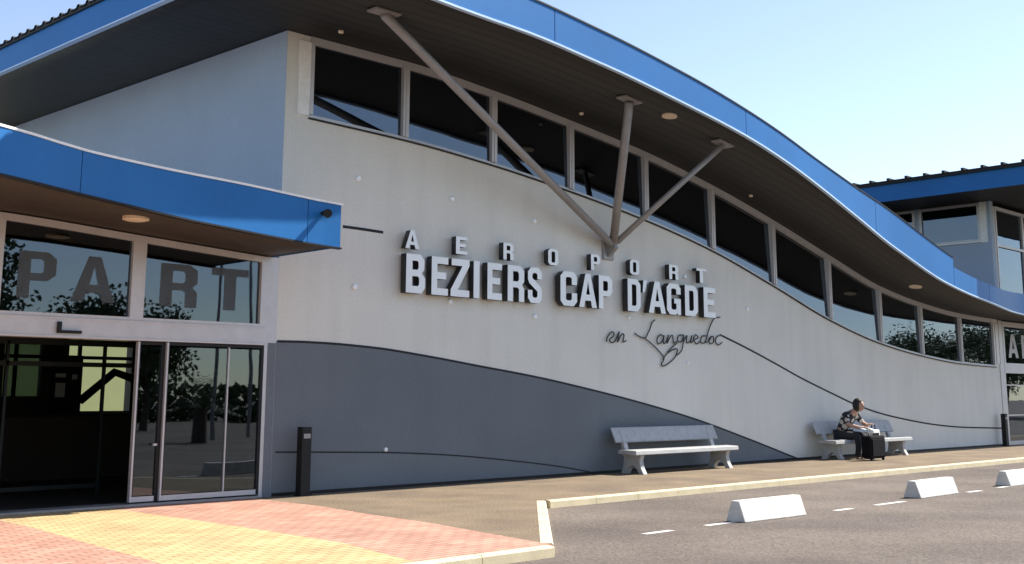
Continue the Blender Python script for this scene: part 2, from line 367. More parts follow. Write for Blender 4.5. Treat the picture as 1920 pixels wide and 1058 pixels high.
# roof sheet with ribs running along X
ribs = []
y = 12.3
def rows(x):
    e = edgey(x); r = [e+.05]
    k = 11.72
    while k < YB+1.2:
        for q in (k, k+.05, k+.12, k+.17): r.append(max(e+.05, q))
        k += .34
    return r
def rz(x, y):
    t = ((y-11.72) % .34); up = .07 if .045 < t < .125 else 0
    return roofz(x)+zsl(y)+min(fh(x), .56+.0*x)-.10+up
rr = sheet(frange(XL-.09, XE, .9), rows, rz).build('roof_sheet', M['black'], T)
# left eave
MB().prism([(11.51, roofz(XL)-.03), (Y0, roofz(XL)-.03), (YB+1.2, roofz(XL)-.03+zsl(YB+1.2)), (YB+1.2, roofz(XL)+.42+zsl(YB+1.2)), (Y0, roofz(XL)+.42), (11.51, roofz(XL)+.42)], 'x', XL-.03, XL+.02).build('side_fascia', M['blue'], T)
MB().prism([(11.51, roofz(XL)-.05), (Y0, roofz(XL)-.05), (YB+1.2, roofz(XL)-.05+zsl(YB+1.2)), (YB+1.2, roofz(XL)-.031+zsl(YB+1.2)), (Y0, roofz(XL)-.031), (11.51, roofz(XL)-.031)], 'x', XL-.05, XL+.05).build('side_fascia_lip', M['lip'], T)
MB().prism([(11.55, roofz(XL)+.421), (Y0, roofz(XL)+.421), (YB+1.2, roofz(XL)+.421+zsl(YB+1.2)), (YB+1.2, roofz(XL)+.50+zsl(YB+1.2)), (Y0, roofz(XL)+.50), (11.55, roofz(XL)+.50)], 'x', XL-.07, XL+.02).build('eave_board', M['black'], T)
# front fascia in panels with open joints over a dark backing
joints = [XL, 13.30, 19.1, 25.3, 29.62, 31.9, 38.0, XE]
for a, b in zip(joints[:-1], joints[1:]):
    xs = frange(a+.009, b-.009, .35)
    hf = fh1 if b <= 29.63 else fh2
    MB().strip(xs, lambda x: roofz(x)-.01, lambda x: roofz(x)+hf(x), lambda x: edgey(x)-.035, lambda x: edgey(x)).build('fascia_panel', M['blue'], T)
MB().strip(frange(XL, XE, .5), lambda x: roofz(x)+.03, lambda x: roofz(x)+fh(x)-.04, lambda x: edgey(x)+.004, lambda x: edgey(x)+.018).build('fascia_backing', M['black'], T)
MB().strip(frange(XL-.04, XE, .4), lambda x: roofz(x)-.045, lambda x: roofz(x)-.012, lambda x: edgey(x)-.05, lambda x: edgey(x)+.03).build('fascia_lip', M['lip'], T)
MB().strip(frange(XL, 29.62, .4), lambda x: roofz(x)+fh(x)+.001, lambda x: roofz(x)+fh(x)+.03, lambda x: edgey(x)-.05, lambda x: edgey(x)+.10).build('roof_edge_trim', M['black'], T)
# struts
foot = onY(1138, 462, Y0); foot = Vector((foot.x, Y0-.16, foot.z))
MB().box(foot.x-.16, foot.x+.16, Y0-.05, Y0+.01, foot.z-.28, foot.z+.14).build('strut_bracket', M['steel'], T, .01)
MB().prism([(Y0-.26, foot.z-.06), (Y0-.22, foot.z+.05), (Y0-.05, foot.z+.1), (Y0-.05, foot.z-.22)], 'x', foot.x-.05, foot.x+.05).build('strut_gusset', M['steel'], T)
for (tx, ty), r in (((10.44,13.44), .075), ((16.25,13.44), .085), ((19.25,13.46), .06)):
    top = Vector((tx, ty, roofz(tx)-.07)); d = (top-foot).normalized()
    st = MB().tube([foot+d*.1, foot+(top-foot)*.5, top], r, 14).build('strut', M['steel'], T, smooth=True)
    sl_ = math.atan((roofz(tx+.2)-roofz(tx-.2))/.4)
    mb = MB()
    vs = [(tx+sx*.24, ty+sy*.12, roofz(tx)+sx*.24*math.tan(sl_)-dz) for dz in (.05, .02) for sx, sy in ((-1,-1),(1,-1),(1,1),(-1,1))]
    mb.add(vs, [(0,3,2,1),(4,5,6,7),(0,1,5,4),(1,2,6,5),(2,3,7,6),(3,0,4,7)]); mb.build('end_plate', M['steel'], st)
# clerestory windows
mull = [10.39, 12.38, 14.50, 16.63, 18.98, 21.37, 23.85, 26.40, 29.00, 31.37, 33.90, 36.27]
for i in range(11):
    a, b = mull[i], mull[i+1]; hw = .065
    xs = frange(a, b, .35); lo = lambda x: sillz(x)-.03; hi = lambda x: roofz(x)-.01
    mb = MB()
    mb.strip(xs, lo, lambda x: sillz(x)+.03, Y0+.0, Y0+.12)
    mb.strip(xs, lambda x: roofz(x)-.13, hi, Y0-.02, Y0+.12)
    mb.strip([a+(.0 if i else 0), a+hw], lambda x: sillz(x)+.03, lambda x: roofz(x)-.13, Y0-.04, Y0+.12)
    mb.strip([b-hw, b], lambda x: sillz(x)+.03, lambda x: roofz(x)-.13, Y0-.04, Y0+.12)
    if i < 10: mb.strip([b-.012, b-.001], lambda x: sillz(x)+.03, lambda x: roofz(x)-.13, Y0-.055, Y0-.04)
    w = mb.build('window', M['alu'], T)
    pm_ = MB(); xs = frange(a+hw+.001, b-hw-.001, .35); vs = []; tl = (.008,.012,.018,.024,.03,.036,.036,.03,.02,.01,0)[i]
    for x in xs:
        z0_, z1_ = sillz(x)+.031, roofz(x)-.131
        for y_, z_ in ((Y0+.03, z0_), (Y0+.03+tl*(z1_-z0_), z1_), (Y0+.04+tl*(z1_-z0_), z1_), (Y0+.04, z0_)): vs.append((x, y_, z_))
    n_ = len(xs); pm_.add(vs, [(0,3,2,1), (4*n_-4, 4*n_-3, 4*n_-2, 4*n_-1)]+[(4*j+k, 4*j+(k+1) % 4, 4*j+4+(k+1) % 4, 4*j+4+k) for j in range(n_-1) for k in range(4)])
    pm_.build('pane', M['glass'], w)
MB().strip(frange(10.39, 36.27, .35), lambda x: sillz(x)-.05, lambda x: sillz(x)-.031, Y0-.05, Y0+.12).build('sill_flashing', M['black'], T)
# small round wall lights and soffit lights
for p in [(671,335),(847,373),(1001,415),(843,566),(1002,594),(664,538),(1400,580),(1288,681),(1283,519),(722,843),(1178,596)]:
    P = onY(*p, Y0); r = .05 if p not in ((722,843),(1178,596),(1288,681)) else .035
    MB().tube([(P.x, Y0+.01, P.z), (P.x, Y0-.03, P.z), (P.x, Y0-.04, P.z)], [r, r, r*.7], 12).build('wall_stud', M['letter'], T)
for x, y, r in [(17.41,13.4,.15),(29.35,14.4,.17),(10.57,14.72,.045),(16.4,14.79,.045),(22.29,14.84,.045)]:
    sl_ = (roofz(x+.2)-roofz(x-.2))/.4
    for k, (rad, z0, z1, m, nm) in enumerate([(r, .05, -.005, 'alu', 'soffit_light')]):
        vs = []; n = 18
        for dz, q in ((.0, rad), (-.03, rad), (-.035, rad*.8)):
            for j in range(n):
                a = 2*math.pi*j/n; vs.append((x+math.cos(a)*q, y+math.sin(a)*q, roofz(x)+math.cos(a)*q*sl_+dz-.002))
        fs = [(i*n+j, i*n+(j+1) % n, (i+1)*n+(j+1) % n, (i+1)*n+j) for i in range(2) for j in range(n)]+[tuple(range(2*n, 3*n))]
        MB().add(vs, fs).build(nm, M['lampglass'], T)

# ------------------------------------------------------------------ glyphs
GL = {
 'A': ([[(0,0),(.36,1),(.64,1),(1,0),(.72,0),(.66,.2),(.34,.2),(.28,0)], [(.40,.38),(.60,.38),(.5,.78)]]),
 'B': ([[(0,0),(0,1),(.75,1),(.95,.87),(.95,.62),(.82,.52),(1,.40),(1,.14),(.8,0)], [(.32,.18),(.32,.43),(.62,.43),(.68,.38),(.68,.23),(.62,.18)], [(.32,.60),(.32,.83),(.58,.83),(.64,.78),(.64,.65),(.58,.60)]]),
 'C': ([[(.2,0),(0,.14),(0,.86),(.2,1),(.8,1),(1,.86),(1,.62),(.68,.62),(.68,.80),(.6,.84),(.4,.84),(.32,.80),(.32,.20),(.4,.16),(.6,.16),(.68,.20),(.68,.38),(1,.38),(1,.14),(.8,0)]]),
 'D': ([[(0,0),(0,1),(.75,1),(1,.84),(1,.16),(.75,0)], [(.32,.17),(.32,.83),(.6,.83),(.67,.77),(.67,.23),(.6,.17)]]),
 'E': ([[(0,0),(0,1),(1,1),(1,.82),(.34,.82),(.34,.60),(.88,.60),(.88,.42),(.34,.42),(.34,.18),(1,.18),(1,0)]]),
 'G': ([[(.2,0),(0,.14),(0,.86),(.2,1),(.8,1),(1,.86),(1,.66),(.68,.66),(.68,.80),(.6,.84),(.4,.84),(.32,.80),(.32,.20),(.4,.16),(.6,.16),(.68,.20),(.68,.36),(.52,.36),(.52,.52),(1,.52),(1,0),(.78,0),(.74,.06),(.64,0)]]),
 'I': ([[(0,0),(0,1),(1,1),(1,0)]]),
 'O': ([[(.2,0),(0,.14),(0,.86),(.2,1),(.8,1),(1,.86),(1,.14),(.8,0)], [(.32,.22),(.4,.16),(.6,.16),(.68,.22),(.68,.78),(.6,.84),(.4,.84),(.32,.78)]]),
 'P': ([[(0,0),(0,1),(.78,1),(1,.86),(1,.52),(.78,.38),(.32,.38),(.32,0)], [(.32,.54),(.32,.84),(.6,.84),(.67,.79),(.67,.59),(.6,.54)]]),
 'R': ([[(0,0),(0,1),(.78,1),(1,.87),(1,.57),(.86,.47),(1,.36),(1,0),(.68,0),(.68,.34),(.6,.39),(.32,.39),(.32,0)], [(.32,.56),(.32,.84),(.6,.84),(.67,.79),(.67,.61),(.6,.56)]]),
 'S': ([[(.2,0),(0,.13),(0,.36),(.32,.36),(.32,.20),(.4,.15),(.6,.15),(.68,.20),(.68,.33),(.1,.55),(0,.66),(0,.87),(.2,1),(.8,1),(1,.87),(1,.68),(.68,.68),(.68,.80),(.6,.85),(.4,.85),(.32,.80),(.32,.70),(.9,.48),(1,.38),(1,.13),(.8,0)]]),
 'T': ([[(.34,0),(.34,.82),(0,.82),(0,1),(1,1),(1,.82),(.66,.82),(.66,0)]]),
 'Z': ([[(0,0),(0,.17),(.62,.82),(.04,.82),(.04,1),(1,1),(1,.84),(.38,.18),(1,.18),(1,0)]]),
 "'": ([[(.1,.62),(.25,1),(1,1),(.5,.62)]]),
}
def glyph(ch, x0, x1, z0, z1, yface, depth, mface, mside, parent, name='letter'):
    """a letter standing in the XZ plane, face toward -Y at yface, sides back to yface+depth"""
    cu = bpy.data.curves.new('g', 'CURVE'); cu.dimensions = '2D'; cu.fill_mode = 'BOTH'
    for lp in GL[ch]:
        sp = cu.splines.new('POLY'); sp.points.add(len(lp)-1); sp.use_cyclic_u = True
        for i, (u, v) in enumerate(lp): sp.points[i].co = (x0+u*(x1-x0), z0+v*(z1-z0), 0, 1)
    cu.extrude = depth/2
    tmp = bpy.data.objects.new('g', cu); COL.objects.link(tmp)
    me = bpy.data.meshes.new_from_object(tmp.evaluated_get(bpy.context.evaluated_depsgraph_get()))
    bpy.data.objects.remove(tmp); bpy.data.curves.remove(cu)
    me.name = name; me.transform(Matrix(((1,0,0,0),(0,0,-1,yface+depth/2),(0,1,0,0),(0,0,0,1))))
    me.materials.clear(); me.materials.append(mface); me.materials.append(mside)
    for p in me.polygons: p.material_index = 0 if (p.normal.y < -.9 or (abs(p.normal.y) > .9 and p.center.y < yface+depth*.3)) else 1
    o = bpy.data.objects.new(name, me); COL.objects.link(o)
    if parent: attach(o, parent)
    return o

SG = empty('building_sign', (16.9, Y0-.1, 3.2), 'raised white block letters reading AEROPORT BEZIERS CAP D\'AGDE on the wave roofed hall', 'sign')
YFc = Y0-.20
fx = lambda px, y=540: onY(px, y, YFc).x
zb, zt = 3.20, 3.86
for ch, a, b in [('B',761,797),('E',809,840),('Z',845,880),('I',888,899),('E',914,941),('R',952,983),('S',990,1016),('C',1051,1082),('A',1086,1119),('P',1123,1148),('D',1177,1201),("'",1204,1214),('A',1216,1248),('G',1250,1276),('D',1284,1308),('E',1319,1341)]:
    glyph(ch, fx(a), fx(b), zb, zt, YFc, .14, M['letter'], M['letterside'], SG)
for ch, a, b in [('A',760,786),('E',855,876),('R',944,963),('O',1028,1047),('P',1108,1125),('O',1181,1198),('R',1254,1271),('T',1305,1323)]:
    glyph(ch, fx(a, 470), fx(b, 470), 3.95, 4.26, YFc, .12, M['letter'], M['letterside'], SG)
# wrought script
SS = empty('script_sign', (19.5, Y0-.03, 2.7), 'thin dark handwritten script reading en Languedoc below the block letters', 'sign')
strokes = {
 'word': [[(1137,641),(1139,632),(1146,623),(1151,624),(1150,631),(1143,637),(1146,642),(1152,641),(1158,630),(1161,622)], [(1161,622),(1158,642),(1163,631),(1168,626),(1170,630),(1168,641),(1174,639)]],
 'swash_initial': [[(1228,600),(1222,606),(1219,616),(1214,627),(1210,634),(1203,633),(1194,628),(1190,625)], [(1207,633),(1222,645),(1237,660),(1245,672),(1240,684),(1246,686),(1258,678),(1267,668),(1270,655),(1262,656),(1250,664),(1243,674)], [(1252,660),(1262,650),(1270,643)]],
 'letters': [[(1244,630),(1238,628),(1232,636),(1234,645),(1242,640),(1245,629),(1244,644),(1250,640),(1253,628),(1251,644),(1256,633),(1261,629),(1263,643),(1269,640)],
             [(1280,628),(1272,630),(1271,640),(1279,640),(1282,628),(1279,655),(1270,666)], [(1282,640),(1288,629),(1287,642),(1294,640),(1297,629),(1295,643),(1301,638),(1309,633),(1304,628),(1300,636),(1306,645),(1313,640)],
             [(1324,630),(1316,631),(1314,642),(1322,642),(1328,622),(1334,606),(1340,597),(1350,595)], [(1322,642),(1328,641),(1334,631),(1329,637),(1332,645),(1338,641),(1337,631),(1333,632)], [(1352,629),(1345,631),(1341,640),(1347,647),(1354,642)]],
}
for nm, lst in strokes.items():
    mb = MB()
    for st in lst:
        P = [onY(x, y, Y0-.04) for x, y in st]
        q = []
        for i in range(len(P)-1):       # smooth
            p0 = P[max(0, i-1)]; p1 = P[i]; p2 = P[i+1]; p3 = P[min(len(P)-1, i+2)]
            for k in range(4):
                t = k/4; q.append(.5*((2*p1)+(p2-p0)*t+(2*p0-5*p1+4*p2-p3)*t*t+(3*p1-p0-3*p2+p3)*t**3))
        q.append(P[-1]); mb.tube(q, .014, 6)
    mb.build(nm, M['iron'], SS)

# ------------------------------------------------------------------ low entrance hall (departures)
EH = empty('entrance_hall', (7.7, Y0, 0), 'low glazed entrance on the left with blue canopy and grey letters PART in its windows', 'building')
cany = interp([(-6,12.0),(3,12.4),(4.8,12.83),(6.1,13.3),(7.8,13.59),(9.3,13.64),(9.84,13.6)])
cant = interp([(-6,4.55),(4.73,4.37),(5.94,4.33),(7.94,4.30),(9.84,4.20)])
XS = frange(-6, 9.84, .4)
o = sheet(XS, lambda x: [cany(x)+.02, Y0+.2, YB], lambda x, y: canz(x)).build('canopy_soffit', mat('brown_soffit', (.036,.027,.022), .6, var=.15, vscale=2), EH, smooth=True)
o.modifiers.new('s', 'SOLIDIFY').thickness = .05; o.modifiers['s'].offset = 1
cj = [-6, 1.9, 5.82, 9.3, 9.84]
for a, b in zip(cj[:-1], cj[1:]):
    MB().strip(frange(a+.005, b-(.005 if b < 9.8 else 0), .35), lambda x: canz(x)-.01, lambda x: cant(x), lambda x: cany(x)-.035, lambda x: cany(x)).build('canopy_fascia', M['blue'], EH)
MB().strip(frange(-6, 9.82, .4), lambda x: canz(x)+.03, lambda x: cant(x)-.04, lambda x: cany(x)+.004, lambda x: cany(x)+.018).build('fascia_backing', M['black'], EH)
MB().strip(frange(-6, 9.87, .4), lambda x: cant(x)+.001, lambda x: cant(x)+.03, lambda x: cany(x)-.05, lambda x: cany(x)+.12).build('roof_flashing', M['white'], EH)
MB().strip(frange(-6, 9.87, .4), lambda x: canz(x)-.035, lambda x: canz(x)-.012, lambda x: cany(x)-.04, lambda x: cany(x)+.05).build('canopy_lip', M['black'], EH)
MB().prism([(13.6, canz(9.84)-.01), (Y0-.002, canz(9.84)-.01), (Y0-.002, cant(9.84)), (13.6, cant(9.84))], 'x', 9.815, 9.845).build('canopy_end', M['blue'], EH)
sheet(XS, lambda x: [cany(x)+.03, Y0-.01, YB], lambda x, y: cant(x)-.03 + .01*(y-13)*0).build('roof', M['alu'], EH)
# facade pieces
mb = MB().strip([9.74, 9.945], lambda x: -.1, lambda x: canz(9.74)-.012, Y0-.01, Y0+.3); mb.strip([-6, 5.55], lambda x: -.1, lambda x: canz(x)-.012, Y0+.02, Y0+.3)
mb.build('pier', M['alu'], EH)
MB().strip([9.80, 9.94], lambda x: -.1, lambda x: 2.28, Y0-.014, Y0-.0101).build('pier_base_paint', M['dado'], EH)
mb = MB().box(5.55, 9.74, Y0-.02, Y0+.2, 2.24, 2.52); mb.box(5.55, 9.74, Y0-.03, Y0-.02, 2.24, 2.275); mb.box(5.55, 9.74, Y0-.03, Y0-.02, 2.485, 2.515); mb.build('transom', M['alu'], EH, .004)
P = onY(108, 612, Y0-.05); mb = MB().box(P.x, P.x+.05, Y0-.07, Y0-.031, 2.33, 2.45); mb.box(P.x, P.x+.33, Y0-.06, Y0-.031, 2.30, 2.34); mb.build('door_sensor', M['black'], EH)
top = lambda x: canz(x)-.02
for a, b, txt in [(5.70, 7.66, [('P', 6.02, 6.52), ('A', 6.74, 7.35)]), (7.66, 9.74, [('R', 8.02, 8.60), ('T', 8.83, 9.45)])]:
    mb = MB(); mb.strip([a, a+.1], lambda x: 2.52, top, Y0-.02, Y0+.12); mb.strip([b-.1, b], lambda x: 2.52, top, Y0-.02, Y0+.12)
    mb.strip(frange(a+.1, b-.1, .3), lambda x: top(x)-.09, top, Y0-.02, Y0+.12); mb.box(a+.1, b-.1, Y0-.02, Y0+.12, 2.52, 2.56)
    w = mb.build('window', M['alu'], EH)
    MB().strip(frange(a+.101, b-.101, .3), lambda x: 2.561, lambda x: top(x)-.091, Y0+.04, Y0+.052).build('pane', M['glass'], w)
    for ch, x0, x1 in txt: glyph(ch, x0, x1, 2.74, 3.36, Y0+.034, .005, M['film'], M['film'], w, 'letter')
# sliding doors
def door(a, b, y, name='door', left=.05, mid=None, m=None):
    mb = MB(); mb.box(a, a+left*.6, y-.01, y+.06, .05, 2.23); mb.box(a+left*.6, b-.05, y, y+.06, .05, .12)
    if mid: mb.box(mid-.009, mid+.009, y, y+.06, .12, 2.19)
    mb.cur = 1; mb.box(b-.05, b, y, y+.06, .05, 2.23); mb.box(a+left*.6, b-.05, y, y+.06, 2.19, 2.23); mb.box(a+left*.6, a+left, y, y+.06, .12, 2.19)
    d = mb.build(name, [M['alu'], M['black']], EH)
    MB().box(a+left+.001, b-.051, y+.025, y+.035, .131, 2.169).build('pane', M['doorglass'], d); return d
d1 = door(7.73, 8.14, Y0+.02, 'door', .045)
MB().box(8.02, 8.07, Y0-.03, Y0+.02, .80, .83).build('handle', M['alu'], d1)
d2 = door(8.15, 9.74, Y0-.01, 'glass_side_light', .045, 9.15)
mb = MB().box(5.55, 5.70, Y0-.02, Y0+.2, 0, 2.24); mb.build('door_post', M['alu'], EH)
MB().box(5.55, 9.74, Y0-.06, Y0+.28, -.05, .03).build('threshold', M['steel'], EH)
# inner lobby doors (dark framed) seen through the opening
mb = MB()
yi = Y0+2.4
for x in (5.0, 6.9, 8.4, 9.9): mb.box(x-.02, x+.02, yi, yi+.06, 0, 2.3)
mb.box(5, 9.9, yi, yi+.06, 1.93, 2.0); mb.box(5, 9.9, yi, yi+.06, 2.25, 2.35); mb.box(6.93, 8.37, yi, yi+.06, .10, .16); mb.build('lobby_screen', M['iron'], EH)
MB().box(-6, 9.9, Y0+.3, YB-.02, 2.9, 2.96).build('lobby_ceiling', M['inside'], EH)
MB().box(-6.2, -6, Y0, YB, -.1, 3.9).build('end_wall', M['wall'], EH)
# lamp under canopy and spotlight on fascia
L = Vector((7.01, 13.85+.3, canz(7.01)))
MB().tube([(L.x, L.y, L.z+.02), (L.x, L.y, L.z-.03), (L.x, L.y, L.z-.045)], [.17, .17, .12], 20).build('soffit_light', M['lampglass'], EH)
P = onY(607, 400, 13.55); MB().tube([(P.x, 13.58, P.z), (P.x, 13.50, P.z), (P.x-.02, 13.42, P.z-.02)], [.03, .045, .065], 14).build('spotlight', M['black'], EH)

# interior furniture: counter, notice board, stair beam
CT = empty('reception_counter', (9.6, 21.5, 0), 'dark reception counter inside behind the open entrance door', 'counter')
MB().box(7.2, 13.5, 21.2, 21.8, 0.01, 1.12).build('counter_front', M['wood'], CT); MB().box(7.1, 13.6, 21.1, 21.9, 1.12, 1.17).build('counter_top', M['black'], CT)
NB = empty('notice_board', (9.5, 22.6, 1.2), 'dark notice board with white papers seen through the entrance', 'notice board')
a = onY(100, 690, 22.6); b = onY(150, 770, 22.6)
MB().box(a.x, b.x, 22.6, 22.66, 1.17, a.z+.25).build('board', M['black'], NB)
for q in [(105,700,124,708),(105,718,121,745),(136,702,145,712)]:
    a = onY(q[0], q[1], 22.58); b = onY(q[2], q[3], 22.58); MB().box(a.x, b.x, 22.585, 22.595, b.z, a.z).build('paper', M['paper'], NB)
a = onY(150, 752, 24); b = onY(215, 698, 24); cc = onY(262, 715, 24)
tag(MB().tube([(a.x, 24, a.z), (b.x, 24, b.z), (cc.x, 24, cc.z)], .09, 8).build('sloping_beam', M['black']), 'dark sloping beam crossing the pale green window inside the entrance', 'beam')
# building behind
GB = empty('outbuilding', (14, 34, 0), 'pale green outbuilding seen through the entrance lobby', 'building')
MB().box(4, 30, 34, 38, -.1, 5.0).build('wall', M['green'], GB); MB().box(3.6, 30.4, 33.6, 38.4, 5.0, 5.2).build('roof', M['alu'], GB)

# ------------------------------------------------------------------ right block (arrivals) with its own roof
RB = empty('arrivals_building', (36.7, Y0, 0), 'second hall at right edge with blue eaves, upper window and grey letters AR', 'building')
zc = 7.76
XB = 36.66
mb = MB()                                  # side wall above low roof, with window opening Y 15.72-17.55, z 6.48-7.65, strip above
wy0, wy1, wz0, wz1 = 15.72, 17.52, 6.48, 7.62
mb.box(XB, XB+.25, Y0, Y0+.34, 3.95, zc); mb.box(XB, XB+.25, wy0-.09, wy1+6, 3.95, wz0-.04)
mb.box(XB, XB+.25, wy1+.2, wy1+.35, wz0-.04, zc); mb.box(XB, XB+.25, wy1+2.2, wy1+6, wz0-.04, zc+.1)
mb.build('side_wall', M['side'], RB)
MB().box(XB-.02, XB+.2, Y0+.12, Y0+.34, 6.42, zc-.01).build('corner_post', M['white'], RB)
for a, b in [(wy0-.09, wy1+.2), (wy1+.35, wy1+2.2)]:
    mb = MB(); mb.box(XB-.02, XB+.1, a, a+.09, wz0, zc-.02); mb.box(XB-.02, XB+.1, b-.09, b, wz0, zc-.02); mb.box(XB-.02, XB+.1, a+.09, b-.09, wz0, wz0+.07); mb.box(XB-.02, XB+.1, a+.09, b-.09, wz1+.03, zc-.02)
    w = mb.build('window', M['alu'], RB); MB().box(XB+.04, XB+.05, a+.091, b-.091, wz0+.071, wz1+.029).build('pane', M['glass'], w)
MB().box(XB-.06, XB-.021, wy0-.12, wy1+2.2, wz0-.045, wz0-.001).build('window_sill', M['white'], RB)
# upper front glazing
bz = interp([(36.6,6.45),(38,6.42),(40,6.36),(44,6.2)])
mb = MB().box(XB+.251, 36.999, Y0+.003, Y0+.1, 4.51, zc-.15); mb.box(XB+.251, 50, Y0+.004, Y0+.3, 3.98, 4.499)
mb.build('front_wall', M['wall'], RB)
for a, b in [(37.0, 39.2), (39.2, 41.5), (41.5, 44)]:
    mb = MB(); mb.box(a, a+.07, Y0-.03, Y0+.1, 4.5, zc-.14); mb.box(b-.07, b, Y0-.03, Y0+.1, 4.5, zc-.14); mb.box(a+.07, b-.07, Y0-.03, Y0+.1, zc-.25, zc-.14); mb.box(a+.07, b-.07, Y0-.03, Y0+.1, 4.5, 4.57); mb.box(a+.07, b-.07, Y0-.03, Y0+.1, 6.30, 6.38)
    w = mb.build('window', M['alu'], RB); MB().box(a+.071, b-.071, Y0+.03, Y0+.04, 4.571, zc-.251).build('pane', M['glass'], w)
MB().box(34.35, 50, 12.3, 24, zc, zc+.05).build('soffit', M['soffit'], RB)
MB().box(34.3, 34.345, 12.2, 24, zc-.03, zc+.52).build('side_fascia', M['blue'], RB)
MB().box(34.3, 50, 12.2, 12.25, zc-.03, zc+.62).build('fascia', M['blue'], RB)
MB().box(34.22, 34.35, 12.25, 24, zc+.521, zc+.60).build('eave_board', M['black'], RB)
mb = MB().box(34.2, 50, 12.27, 24, zc+.601, zc+.63)
k = 12.5
while k < 23.9: mb.box(34.17, 50, k, k+.09, zc+.631, zc+.70); k += .62
mb.build('roof_sheet', M['black'], RB)
MB().box(44, 44.3, Y0+.01, 24, -.1, zc-.01).build('end_wall', M['inside'], RB)
MB().box(36.66, 44, 24, 24.3, -.1, zc).build('back_wall', M['inside'], RB)
MB().box(36.66, 44, Y0+.3, 24, -.05, .012).build('floor', M['floor'], RB)
# ground-level entrance of the right block
mb = MB(); mb.box(36.68, 36.98, Y0-.01, Y0+.2, 0, 3.9); mb.box(36.98, 43.9, Y0-.02, Y0+.2, 2.24, 2.50); mb.build('transom', M['alu'], RB)
for a, b in [(36.98, 39.4), (39.4, 41.8), (41.8, 43.9)]:
    mb = MB(); mb.box(a, a+.1, Y0-.02, Y0+.1, 2.5, 3.88); mb.box(b-.1, b, Y0-.02, Y0+.1, 2.5, 3.88); mb.box(a+.1, b-.1, Y0-.02, Y0+.1, 3.72, 3.88); mb.box(a+.1, b-.1, Y0-.02, Y0+.1, 2.5, 2.56)
    w = mb.build('window', M['alu'], RB); MB().box(a+.101, b-.101, Y0+.04, Y0+.05, 2.561, 3.719).build('pane', M['glass'], w)
    if a < 37:
        glyph('A', 37.45, 38.25, 2.74, 3.50, Y0+.034, .005, M['filmlight'], M['filmlight'], w); glyph('R', 38.55, 39.15, 2.74, 3.50, Y0+.034, .005, M['filmlight'], M['filmlight'], w)
    mb = MB(); mb.box(a, a+.06, Y0, Y0+.08, 0, 2.24); mb.box(b-.06, b, Y0, Y0+.08, 0, 2.24); mb.box(a+.06, b-.06, Y0, Y0+.08, 0, .12); mb.box(a+.06, b-.06, Y0, Y0+.08, .9, .94); mb.box(a+.06, b-.06, Y0, Y0+.08, 1.85, 1.88)
    w = mb.build('door', M['alu'], RB); MB().box(a+.061, b-.061, Y0+.03, Y0+.04, .121, 2.239).build('pane', M['doorglass'], w)

# ------------------------------------------------------------------ bollards
def bollard(x, y, h, label):
    r = empty('bollard', (x, y, 0), label, 'bollard', 'black posts at the ends of the wave wall')
    MB().box(x-.085, x+.085, y-.07, y+.07, .0, h).build('post', M['black'], r, .006); MB().box(x-.10, x+.10, y-.09, y+.09, 0.001, .03).build('base_plate', M['black'], r)
    MB().box(x-.06, x+.06, y-.076, y-.0701, h-.17, h-.10).build('slot', M['steel'], r)
bollard(10.37, 15.06, 1.02, 'flat black post on the pavement beside the glazed entrance')
bollard(36.1, 15.05, .98, 'flat black post at the far end of the pale wall')

# ------------------------------------------------------------------ wheel stops
mbs = MB(); LN = 1.4
prof = [(-.15, 0), (.15, 0), (.06, .26), (-.06, .26)]
mbs.prism(prof, 'x', 0, LN)
ws = [(12.62, 8.79, 'nearest white concrete wheel stop, left of the other two'), (17.55, 8.86, 'middle white concrete wheel stop on the asphalt'), (21.05, 8.88, 'farthest white concrete wheel stop, cut by right photo edge')]
ws0 = mbs.build('wheel_stop', M['conc'], None, .012)
for i, (x, y, lb) in enumerate(ws):
    o = ws0 if i == 0 else ws0.copy()
    if i: COL.objects.link(o)
    o.location = (x, y, -.098); o.rotation_euler.z = math.radians((-1.5, 1.0, -.6)[i])
    tag(o, lb, 'wheel stop', 'white wheel stops along the parking edge')

# ------------------------------------------------------------------ benches (moulded concrete)
BL = 3.42
def make_bench():
    r = empty('bench', (0, 0, 0), 'x', 'bench', 'white concrete benches along the wall')
    # local: x 0..BL, front at y=0, wall side y=.75
    MB().prism([(0,.37),(.01,.455),(.30,.465),(.46,.455),(.46,.385),(.30,.385),(.06,.365)], 'x', 0, BL).build('seat', M['bench'], r, .012)
    MB().prism([(.49,.60),(.52,.60),(.645,.875),(.675,.885),(.665,.855),(.55,.585)], 'x', 0.02, BL-.02).build('backrest', M['bench'], r, .01)
    for x in (.22, BL-.34):
        mb = MB()
        pr = [(.06,.385),(.10,.26),(.07,.12),(.0,.0),(.12,.0),(.18,.10),(.28,.17),(.38,.10),(.43,.0),(.58,.0),(.52,.14),(.50,.30),(.58,.58),(.66,.82),(.62,.84),(.50,.58),(.44,.385)]
        mb.prism(pr, 'x', x, x+.12); mb.build('leg', M['bench'], r, .01)
    return r
def copy_tree(o, parent=None):
    c = o.copy(); COL.objects.link(c); c.parent = parent
    for ch in list(o.children): copy_tree(ch, c)
    return c
b1 = make_bench(); b1['label'] = 'empty white concrete bench before the dark painted wall curve'; b2 = copy_tree(b1)
b2['label'] = 'white concrete bench on which a person sits'
b1.location = (17.54, 14.46, 0); b2.location = (24.98, 14.46, 0); b2.scale.x = 1.13

